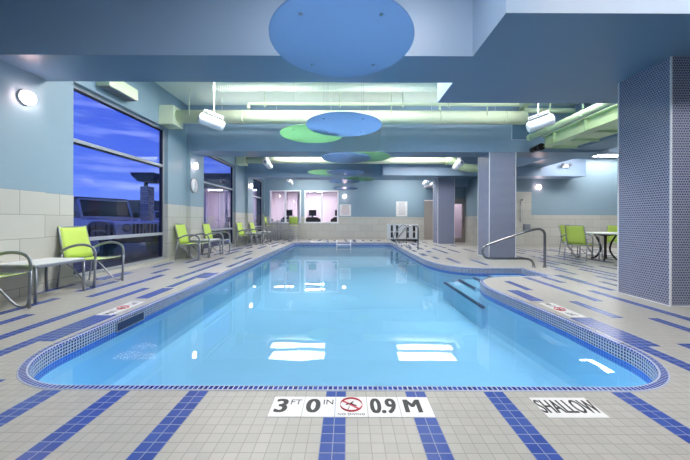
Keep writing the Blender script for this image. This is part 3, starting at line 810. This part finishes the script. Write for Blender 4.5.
# ------------------------------------------------------------------ furniture
def make_chair(label, loc, rz, group):
    r = thing('patio_chair', label, 'chair', loc, rz, group)
    for s in (-1, 1):
        y = s*.262
        arm = smooth_path([(.315, y, .44), (.315, y, .52), (.285, y, .60), (.20, y, .645), (.06, y, .655), (-.10, y, .62), (-.20, y, .575), (-.272, y*.97, .56)], 5)
        mb = MB(); mb.tube(arm, .011, 8, ry=.02); mb.build('armrest', 'alu', r)
        mb = MB(); mb.tube([(.30, y, .0), (.308, y, .2), (.315, y, .44)], .011, 8, ry=.02); mb.build('front_leg', 'alu', r)
        mb = MB(); mb.tube([(-.235, y*.98, .50), (-.27, y, .25), (-.30, y, 0)], .012, 8); mb.build('rear_leg', 'alu', r)
        st = smooth_path([(-.22, y*.9, .40), (-.05, y*.9, .26), (.12, y*.9, .09), (.19, y*.93, .03), (.25, y*.97, .02), (.285, y, .05), (.30, y, .14)], 5)
        mb = MB(); mb.tube(st, .012, 8); mb.build('strut', 'alu', r)
    mb = MB()
    for s in (-1, 1): mb.tube(smooth_path([(.28, s*.235, .425), (.0, s*.235, .405), (-.21, s*.235, .40)], 4), .012, 8)
    mb.tube([(.285, -.25, .42), (.285, .25, .42)], .012, 8); mb.tube([(-.21, -.235, .40), (-.21, .235, .40)], .012, 8); mb.build('seat_frame', 'alu', r)
    mb = MB(); pts = [(-.21, -.235, .40), (-.255, -.235, .6), (-.325, -.225, .90), (-.335, -.2, .925), (-.335, .2, .925), (-.325, .225, .90), (-.255, .235, .6), (-.21, .235, .40)]
    mb.tube(pts, .012, 8); mb.build('back_frame', 'alu', r)
    mb = MB(); rows = []
    for k in range(7):
        x = .30-.50*k/6; z = .438-.028*math.sin(PI*min(1, k/6))-.025*k/6
        if k == 0: z = .425
        rows.append([(x, -.235+.47*j/6, z-.006*math.sin(PI*j/6)) for j in range(7)])
    mb.sheet(rows, .008); mb.build('seat', 'sling', r)
    mb = MB(); rows = []
    for k in range(7):
        t_ = k/6; x = -.205-.125*t_; z = .425+.51*t_
        rows.append([(x-.012*math.sin(PI*j/6), -.232+.464*j/6, z) for j in range(7)])
    mb.sheet(rows, .008); mb.build('backrest', 'sling', r)
    return r
gl = 'lime sling armchairs along the left wall'
ch = make_chair('lime green patio armchair cut off at the far left edge of the view', (-4.04, 3.2, 0), 0, gl)
dup(ch, 'lime green patio armchair in front of the first window, nearest fully visible', (-4.16, 4.79, 0), -.06)
dup(ch, 'lime green patio armchair under the wall clock, left of its table', (-4.10, 7.78, 0), .0)
dup(ch, 'lime green patio armchair in front of the second window, right of its table', (-4.08, 9.15, 0), .0)
dup(ch, 'lime green patio armchair below the far end of the second window', (-4.08, 11.9, 0), -.1)
dup(ch, 'farthest low lime armchair, beside the small table before the third window', (-4.02, 13.25, 0), -.1)
gd = 'lime armchairs round the dining table'
for lab, loc, rz in (('lime green armchair left of the round table, back towards the pool', (6.32, 7.98, 0), math.radians(24)),
                     ('lime green armchair behind the left side of the round table', (6.82, 8.85, 0), math.radians(-72)),
                     ('lime green armchair at the far right of the round table', (7.72, 8.5, 0), math.radians(-138)),
                     ('lime green armchair at the near right of the round table, mostly behind the column', (7.42, 7.42, 0), math.radians(135))):
    c_ = dup(ch, lab, loc, rz); c_['group'] = gd

def side_table(label, y):
    r = thing('side_table', label, 'table', (-4.12, y, 0), 0, 'small white side tables along the left wall')
    w, d, h = .28, .35, .48
    mb = MB(); mb.box(-w+.01, w-.01, -d+.01, d-.01, h-.012, h+.006); mb.build('table_top', 'tabletop', r, .004)
    mb = MB()
    for q in ((-w, w, -d, -d+.03), (-w, w, d-.03, d), (-w, -w+.03, -d+.03, d-.03), (w-.03, w, -d+.03, d-.03)): mb.box(*q, h-.045, h-.012)
    mb.build('apron', 'alu', r, .004)
    for sx in (-1, 1):
        for sy in (-1, 1):
            mb = MB(); x = sx*(w-.02); y_ = sy*(d-.02)
            mb.tube([(x, y_, h-.03), (x+sx*.012, y_, h/2), (x+sx*.01, y_+sy*.005, 0)], .013, 8, ry=.02); mb.build('leg', 'alu', r)
    return r
st_ = side_table('small white side table between the two nearest lime armchairs', 3.97)
dup(st_, 'small white side table between the armchairs beside the second window', (-4.08, 8.46, 0))
dup(st_, 'small white side table between the two far low armchairs', (-4.1, 12.62, 0))
dup(st_, 'farthest small white side table, in front of the third window', (-4.0, 13.95, 0))

# round dining table
r = thing('dining_table', 'round white topped dining table with dark legs, right of the pool', 'table', (6.98, 8.0, 0))
mb = MB(); mb.lathe([(.58, .70), (.60, .71), (.60, .728), (.59, .735), (.01, .736)], 56); mb.build('table_top', 'tabletop', r)
mb = MB(); mb.lathe([(.05, .64), (.3, .69), (.3, .70)], 24); mb.build('top_support', 'darkrubber', r)
for a in (45, 135, 225, 315):
    c, s = math.cos(math.radians(a)), math.sin(math.radians(a))
    mb = MB(); mb.tube(smooth_path([(c*.22, s*.22, .68), (c*.12, s*.12, .45), (c*.1, s*.1, .25), (c*.2, s*.2, .06), (c*.30, s*.30, .015)], 5), .022, 8); mb.build('leg', 'darkrubber', r)

# bar table + bar chairs at the far left
def bar_chair(label, loc, rz):
    r = thing('bar_chair', label, 'chair', loc, rz, 'lime bar chairs at the high table')
    for sx in (-1, 1):
        for sy in (-1, 1):
            mb = MB(); mb.tube([(sx*.19, sy*.2, .76), (sx*.24, sy*.24, 0)], .013, 8); mb.build('leg', 'alu', r)
    mb = MB(); mb.tube([(.22, -.222, .25), (.22, .222, .25), (-.22, .222, .25), (-.22, -.222, .25)], .01, 6, closed=True); mb.build('footrest', 'alu', r)
    mb = MB(); mb.sheet([[(.2-.4*k/4, -.21+.42*j/4, .775-.015*math.sin(PI*k/4)) for j in range(5)] for k in range(5)], .012); mb.build('seat', 'sling', r)
    mb = MB(); mb.sheet([[(-.2-.07*k/4, -.21+.42*j/4, .86+.34*k/4) for j in range(5)] for k in range(5)], .012); mb.build('backrest', 'sling', r)
    mb = MB(); mb.tube([(-.19, -.22, .76), (-.27, -.22, 1.21), (-.27, .22, 1.21), (-.19, .22, .76)], .013, 8); mb.build('back_frame', 'alu', r)
    for s in (-1, 1):
        mb = MB(); mb.tube(smooth_path([(.18, s*.23, .78), (.2, s*.23, .95), (.1, s*.23, .98), (-.22, s*.23, .98)], 4), .011, 8); mb.build('armrest', 'alu', r)
    return r
b_ = bar_chair('lime green bar chair left of the high table, by the third window', (-3.98, 15.1, 0), 0)
dup(b_, 'lime green bar chair right of the high table, back towards the pool', (-2.68, 14.55, 0), math.radians(100))
r = thing('bar_table', 'high white topped bar table below the fitness room window', 'table', (-3.2, 15.2, 0))
mb = MB(); mb.box(-.42, .42, -.42, .42, 1.03, 1.055); mb.build('table_top', 'tabletop', r, .006)
for sx in (-1, 1):
    for sy in (-1, 1):
        mb = MB(); mb.tube([(sx*.36, sy*.36, 1.03), (sx*.3, sy*.3, .5), (sx*.36, sy*.36, 0)], .016, 8); mb.build('leg', 'alu', r)
mb = MB(); mb.tube([(.3, -.3, .5), (.3, .3, .5), (-.3, .3, .5), (-.3, -.3, .5)], .012, 6, closed=True); mb.build('stretcher', 'alu', r)

# handrails
def hrail(label, pts, r0=.027, group='stainless steel pool handrails', bases=()):
    r = thing('pool_handrail', label, 'handrail', (pts[0][0], pts[0][1], 0), 0, group)
    o = Vector((pts[0][0], pts[0][1], 0))
    mb = MB(); mb.tube([p-o for p in smooth_path(pts, 8)], r0, 14); mb.build('rail_tube', 'chrome', r)
    for b in bases:
        mb = MB(); mb.lathe([(.05, 0), (.048, .012), (.03, .02)], 20, c=Vector(b)-o); mb.build('floor_flange', 'chrome', r)
Yr = 6.64
hrail('bent stainless steel handrail over the pool steps, in front of the middle column',
      [(4.43, Yr, 0), (4.43, Yr, .35), (4.43, Yr, .66), (4.42, Yr, .78), (4.35, Yr, .85), (4.22, Yr, .855), (4.05, Yr, .815), (3.6, Yr, .665), (3.2, Yr, .52), (3.08, Yr, .465), (3.03, Yr, .38), (3.05, Yr, .28), (3.12, Yr, .21), (3.3, Yr, .195), (3.6, Yr, .195), (3.98, Yr, .19), (4.11, Yr, .16), (4.17, Yr, .09), (4.18, Yr, 0)],
      bases=[(4.43, Yr, 0), (4.18, Yr, 0)])
Yq = 10.6
hrail('far stainless steel handrail at the pool edge before the white lift panel',
      [(2.52, Yq, 0), (2.52, Yq, .4), (2.52, Yq, .70), (2.5, Yq, .80), (2.42, Yq, .86), (2.25, Yq, .85), (2.1, Yq, .78), (1.85, Yq, .5), (1.72, Yq, .33), (1.74, Yq, .2), (1.85, Yq, .17), (2.1, Yq, .17), (2.22, Yq, .12), (2.24, Yq, 0)],
      bases=[(2.52, Yq, 0), (2.24, Yq, 0)])
hrail('thin second rail standing behind the far handrail',
      [(2.3, 11.6, 0), (2.3, 11.6, .5), (2.28, 11.6, .8), (2.15, 11.6, .86), (1.95, 11.6, .7), (1.8, 11.6, .45), (1.82, 11.6, .3), (2.0, 11.6, .2), (2.1, 11.6, .1), (2.12, 11.6, 0)], .016, bases=[(2.3, 11.6, 0), (2.12, 11.6, 0)])
# white slotted pool lift panel
r = thing('pool_lift', 'white slotted pool lift panel on dark wheels by the back wall', 'pool lift', (2.62, 14.3, 0))
mb = MB()
xs_ = [-.72, -.55, -.44, -.30, -.18, .24, .33, .52, .64, .74]
for a, b in zip(xs_[0::2], xs_[1::2]): mb.box(a, b, -.03, .03, .18, .82)
mb.box(-.74, .76, -.04, .04, .80, .86); mb.box(-.74, .76, -.04, .04, .14, .2); mb.build('lift_panel', 'whiteplastic', r, .006)
for a, b in zip(xs_[1::2], xs_[2::2]):
    mb = MB(); mb.box(a, b, .0, .02, .2, .46); mb.box(a, b, .0, .02, .52, .80); mb.build('slot', 'black', r)
mb = MB(); mb.box(-.5, .7, -.3, .3, .06, .14); mb.build('lift_base', 'darkrubber', r, .01)
for sx in (-.4, .6):
    for sy in (-.22, .22):
        mb = MB(); mb.tube([(sx, sy-.02, .045), (sx, sy+.02, .045)], .045, 16); mb.build('wheel', 'black', r)
# ladder at the far pool end
r = thing('pool_ladder', 'small white ladder hung on the far pool edge', 'ladder', (-.2, 13.74, 0))
for sx in (-1, 1):
    mb = MB(); mb.tube(smooth_path([(sx*.32, .22, .0), (sx*.32, .2, .06), (sx*.32, .1, .08), (sx*.32, -.04, .04), (sx*.32, -.06, -.1), (sx*.32, -.06, -.5)], 5), .03, 10); mb.build('rail', 'white', r)
for z in (-.1, -.32):
    mb = MB(); mb.box(-.3, .3, -.12, -.03, z-.015, z+.015); mb.build('rung', 'white', r, .004)
# shower on the right wall
r = thing('shower_fixture', 'slim steel shower riser with round head on the tall tiled wall', 'shower', (6.72, YC-.012, 0))
mb = MB(); mb.tube([(0, -.05, 1.0), (0, -.05, 1.86)], .012, 8); mb.tube([(0, 0, 1.1), (0, -.05, 1.1)], .012, 8); mb.build('riser_pipe', 'chrome', r)
mb = MB(); mb.lathe([(.02, 0), (.05, .03), (.055, .05)], 20, mtx=Matrix.Rotation(PI*.62, 4, 'X'), c=(0, -.08, 1.86)); mb.build('shower_head', 'chrome', r)
mb = MB(); mb.tube(smooth_path([(0, -.07, 1.84), (.05, -.1, 1.5), (.03, -.1, 1.0), (0, -.05, 1.05)], 6), .007, 6); mb.build('hose', 'alu', r)
r = thing('wall_box', 'square grey steel box on the tiled wall beside the shower', 'box', (6.98, YC-.012, .78))
mb = MB(); mb.box(-.13, .13, -.06, 0, -.14, .14); mb.build('box_case', 'alu', r, .008)
mb = MB(); mb.box(-.10, .10, -.068, -.06, -.11, .11); mb.build('box_door', 'alu', r, .004)

# ------------------------------------------------------------------ fitness room behind the back wall
mb = MB()
GX0, GX1, GY1 = -10.2, 1.4, 20.5
mb.box(GX0, GX1, GY1, GY1+.1, 0, 3.0, 0); mb.box(GX1, GX1+.1, YB+.15, GY1, 0, 3.0, 0); mb.box(GX0-.1, GX0, YB+.15, GY1, 0, 3.0, 0)
mb.box(GX0, GX1, YB+.15, GY1, -.05, 0.0, 1); mb.box(GX0, GX1, YB+.15, GY1, 2.95, 3.05, 2)
mb.box(-2.98, -2.72, 17.3, 17.6, 0, 2.95, 0); mb.box(-6.6, -6.3, 16.8, 17.1, 0, 2.95, 0); mb.box(-8.4, -8.1, 16.8, 17.1, 0, 2.95, 0)
x = GX0
while x < GX1: mb.box(x, x+.02, GY1-.01, GY1, 0, 2.95, 1); x += 1.2
struct(mb.build('fitness_room', ['pinkwall', 'carpet', 'pinkwall']))
# wing facade seen through the left windows
r = struct(empty('wing_facade', (-7.4, YB+.05, 0)))
mb = MB(); mb.box(-2.8, 2.75, -.1, .1, 2.75, 3.55); mb.box(-2.8, 2.75, -.1, .1, 0, .5); mb.box(-2.8, -2.5, -.1, .1, .5, 2.75); mb.box(2.45, 2.75, -.1, .1, .5, 2.75); mb.build('facade_panel', 'darkfacade', r)
mb = MB()
for x in (-.9, .8): mb.box(x-.04, x+.04, -.05, .05, .5, 2.75)
mb.build('facade_mullion', 'alu_frame', r)
mb = MB(); mb.box(-2.5, 2.45, -.005, .005, .5, 2.75); mb.build('facade_glass', 'glass', r)
# small room behind the right hand doors
mb = MB(); mb.box(4.2, 6.2, 17.6, 17.7, 0, 2.8, 0); mb.box(4.1, 4.2, 16.15, 17.6, 0, 2.8); mb.box(6.2, 6.3, 14.35, 17.7, 0, 2.8); mb.box(4.1, 6.3, 14.35, 17.7, 2.8, 2.9); mb.box(4.9, 6.3, 14.35, 17.7, -.05, 0, 1); mb.box(4.1, 4.9, 16.15, 17.7, -.05, 0, 1)
struct(mb.build('changing_lobby', ['pinkwall', 'carpet']))
def gym_light(label, x, y, w=1.2, d=.3, z=2.95):
    r = thing('fitness_light', label, 'light', (x, y, z), 0, 'fitness room ceiling lights')
    mb = MB(); mb.box(-w/2-.03, w/2+.03, -d/2-.03, d/2+.03, -.03, 0); mb.build('light_housing', 'white', r)
    mb = MB(); mb.box(-w/2, w/2, -d/2, d/2, -.045, -.03); mb.build('diffuser', 'gympanel', r)
gym_light('lit ceiling light seen through the right fitness room window, farther one', -2.2, 19.4)
gym_light('lit ceiling light seen through the right fitness room window, nearer one', -2.0, 17.8)
gym_light('lit fitness room ceiling light near its right end', .2, 18.6)
gym_light('lit fitness room ceiling light behind the left fitness room window', -4.0, 18.6)
gym_light('lit fitness room ceiling light beside the room column in the wing', -6.2, 18.6)
gym_light('lit fitness room ceiling light at the far left of the wing', -8.6, 18.6)
gym_light('lit lobby ceiling light behind the right hand doors', 5.3, 16.6, .6, .25, 2.8)

def treadmill(label, x):
    r = thing('treadmill', label, 'treadmill', (x, 17.35, 0), 0, 'treadmills in the fitness room')
    mb = MB(); mb.box(-.42, .42, -.1, 1.7, .04, .2); mb.build('running_deck', 'black', r, .02)
    for sx in (-1, 1):
        mb = MB(); mb.tube([(sx*.38, .1, .2), (sx*.38, .0, 1.1)], .035, 10); mb.build('upright', 'black', r)
        mb = MB(); mb.tube(smooth_path([(sx*.38, .0, 1.1), (sx*.4, .2, 1.1), (sx*.4, .5, 1.02)], 4), .03, 10); mb.build('handrail', 'black', r)
    mb = MB(); mb.prism([(-.47, .90), (.47, .90), (.46, 1.08), (.26, 1.22), (-.26, 1.22), (-.46, 1.08)], -.1, .06, f=lambda a, b, c: (a, c, b)); mb.build('console', 'black', r, .015)
    mb = MB(); mb.box(-.05, .05, -.06, .0, 1.18, 1.3); mb.build('screen_stem', 'black', r)
    mb = MB(); mb.box(-.22, .22, -.08, -.03, 1.29, 1.64); mb.build('screen', 'black', r, .01)
    return r
tm = treadmill('black treadmill centred in the right fitness room window', -2.08)
dup(tm, 'black treadmill at the right end of the right fitness room window', (-.55, 17.35, 0))
dup(tm, 'black treadmill behind the left fitness room window', (-3.48, 17.35, 0))
for x, l in ((-5.1, 'black treadmill seen through the third window'), (-6.9, 'black treadmill in the wing seen through the second window'), (-9.3, 'farthest left black treadmill in the wing')):
    dup(tm, l, (x, 17.9, 0))

# ------------------------------------------------------------------ outside
mb = MB(); mb.box(-60, XL-.2, -20, YB-.1, -.3, -.08); mb.box(-60, GX0-.1, YB-.1, 60, -.3, -.08); struct(mb.build('parking_lot', 'asphalt'))
# canopy pillar
r = thing('stone_pillar', 'stone clad canopy pillar standing outside the first window', 'pillar', (-8.75, 12.9, -.08))
mb = MB(); mb.box(-.2, .14, -.2, .2, 0, 2.55); mb.build('pillar_shaft', 'stone', r)
mb = MB(); mb.box(-.14, -.04, -.06, .06, 2.55, 2.75); mb.build('pillar_post', 'darkfacade', r)
mb = MB(); mb.prism([(-.5, 3.12), (-.46, 3.0), (-.2, 2.75), (.5, 2.75), (.5, 2.95), (.5, 3.12)], -.4, .5, f=lambda a, b, c: (a, c, b)); mb.build('canopy_roof', 'darkfacade', r, .02)
# far building
r = thing('far_building', 'long dark building on the horizon outside the windows', 'building', (-38, 34, 0))
mb = MB(); mb.box(-16, 16, -1, 3, -.1, 3.2); mb.box(-5, 6, -1.2, 3, 3.2, 3.7); mb.build('building_body', 'darkfacade', r)
for x in (-9, -3, 3, 8):
    mb = MB(); mb.box(x, x+1.6, -1.03, -.98, .6, 2.4); mb.build('lit_window', 'lituplamp', r)

def car(name, label, loc, rz, boxy=True):
    r = thing(name, label, 'car', loc, rz, None)       # local +X forward
    fy = lambda a, b, c: (a, c, b)
    # body side profile
    prof = [(2.0, .55), (2.0, 1.0), (1.9, 1.08), (.25, 1.16), (.20, 1.18), (-1.9, 1.18), (-1.95, .55), (-1.6, .5), (1.7, .5)]
    mb = MB(); mb.prism(prof, -.74, .74, f=fy); mb.build('body', 'carpaint', r, .04)
    mb = MB(); mb.prism([(.20, 1.17), (-.05, 1.72), (-1.85, 1.74), (-1.9, 1.17)], -.66, .66, f=fy); mb.build('cabin', 'carglass', r, .03)
    mb = MB(); mb.box(-1.9, -.03, -.69, .69, 1.72, 1.80); mb.build('roof', 'carblack' if boxy else 'carpaint', r, .03)
    mb = MB()
    for s in (-1, 1):
        mb.tube([(.22, s*.68, 1.17), (-.03, s*.67, 1.73)], .035, 6)
        for x in (-.95, -1.88): mb.tube([(x, s*.67, 1.17), (x, s*.67, 1.73)], .04, 6)
    mb.tube([(.22, -.68, 1.19), (.22, .68, 1.19)], .03, 6); mb.tube([(-.03, -.67, 1.73), (-.03, .67, 1.73)], .03, 6)
    mb.build('pillar_frame', 'carpaint', r)
    for s in (-1, 1):
        for x in (1.35, -1.35):
            mb = MB(); mb.tube([(x, s*.66, .40), (x, s*.90, .40)], .40, 28)
            w_ = mb.build('wheel', 'carblack', r)
            mb = MB(); mb.tube([(x, s*.895, .40), (x, s*.915, .40)], .23, 20); mb.build('hubcap', 'alu', w_)
            mb = MB(); mb.tube(smooth_path([(x+.6, s*.83, .62), (x+.45, s*.83, .9), (x, s*.83, .96), (x-.4, s*.83, .9), (x-.6, s*.83, .6)], 4), .04, 6, ry=.13); mb.build('fender_flare', 'carblack', r)
        q = Matrix.Rotation(PI/2, 4, 'Y')
        mb = MB(); mb.lathe([(.1, 0), (.105, .03), (.08, .04)], 20, mtx=q, c=(2.0, s*.5, .9)); mb.build('headlight', 'chrome', r)
        mb = MB(); mb.box(.0, .12, s*.78, s*.95, 1.2, 1.36); mb.build('mirror', 'carblack', r, .02)
    for k in range(7):
        mb = MB(); y = -.3+k*.1; mb.box(2.0, 2.012, y-.028, y+.028, .68, 1.0); mb.build('grille_slot', 'carblack', r)
    mb = MB(); mb.box(2.0, 2.22, -.85, .85, .48, .66); mb.build('front_bumper', 'carblack', r, .03)
    mb = MB(); mb.box(-2.1, -1.95, -.8, .8, .5, .66); mb.build('rear_bumper', 'carblack', r, .03)
    return r
a = math.radians(-24)
g = Vector((-5.85, 8.5)); f = Vector((math.cos(a), math.sin(a)))
car('parked_car', 'boxy grey blue off road car with slotted grille parked outside the first window', (g.x-2.0*f.x, g.y-2.0*f.y, -.08), a)
car('parked_car', 'small pale car parked far off beyond the stone pillar', (-14.6, 23.5, -.08), math.radians(-50), False)

# ------------------------------------------------------------------ world: dusk sky with thin clouds
wd = bpy.data.worlds.new('World'); sc.world = wd; wd.use_nodes = True; nt = wd.node_tree; nt.nodes.clear()
o_ = nt.nodes.new('ShaderNodeOutputWorld'); bg = nt.nodes.new('ShaderNodeBackground'); nt.links.new(bg.outputs[0], o_.inputs[0])
tc = nt.nodes.new('ShaderNodeTexCoord'); sp = nt.nodes.new('ShaderNodeSeparateXYZ'); nt.links.new(tc.outputs['Generated'], sp.inputs[0])
rp = nt.nodes.new('ShaderNodeValToRGB'); nt.links.new(sp.outputs[2], rp.inputs[0])
e = rp.color_ramp.elements; e[0].position = 0.0; e[0].color = lin(110, 140, 235); e[1].position = .6; e[1].color = lin(44, 66, 172)
e2 = rp.color_ramp.elements.new(.12); e2.color = lin(84, 114, 216); e3 = rp.color_ramp.elements.new(.3); e3.color = lin(62, 90, 204)
mp = nt.nodes.new('ShaderNodeMapping'); mp.inputs['Scale'].default_value = (2.2, 2.2, 16); nt.links.new(tc.outputs['Generated'], mp.inputs[0])
nz = nt.nodes.new('ShaderNodeTexNoise'); nz.inputs['Scale'].default_value = 1.6; nz.inputs['Detail'].default_value = 4; nt.links.new(mp.outputs[0], nz.inputs['Vector'])
cr_ = nt.nodes.new('ShaderNodeValToRGB'); cr_.color_ramp.elements[0].position = .52; cr_.color_ramp.elements[1].position = .75; cr_.color_ramp.elements[1].color = (.75, .75, .75, 1); nt.links.new(nz.outputs[0], cr_.inputs[0])
mx = nt.nodes.new('ShaderNodeMix'); mx.data_type = 'RGBA'; nt.links.new(cr_.outputs[0], mx.inputs[0]); nt.links.new(rp.outputs[0], mx.inputs[6]); mx.inputs[7].default_value = lin(175, 190, 250)
nt.links.new(mx.outputs[2], bg.inputs[0]); bg.inputs[1].default_value = 1.0

# ------------------------------------------------------------------ camera
cam = bpy.data.cameras.new('camera'); co = bpy.data.objects.new('camera', cam); COL.objects.link(co)
co.location = (0, 0, H); co.rotation_euler = (PI/2, -.0035, 0)
cam.sensor_width = 36; cam.lens = 295/690*36; cam.shift_x = -3/690; cam.shift_y = -10/690; cam.clip_start = .05; cam.clip_end = 300
sc.camera = co
sc.view_settings.view_transform = 'Standard'; sc.view_settings.look = 'None'; sc.view_settings.gamma = 1; sc.view_settings.exposure = .72
sc.cycles.max_bounces = 10; sc.cycles.diffuse_bounces = 6; sc.cycles.glossy_bounces = 5; sc.cycles.transparent_max_bounces = 16
sc.cycles.sample_clamp_indirect = 6; sc.cycles.caustics_reflective = False; sc.cycles.caustics_refractive = False
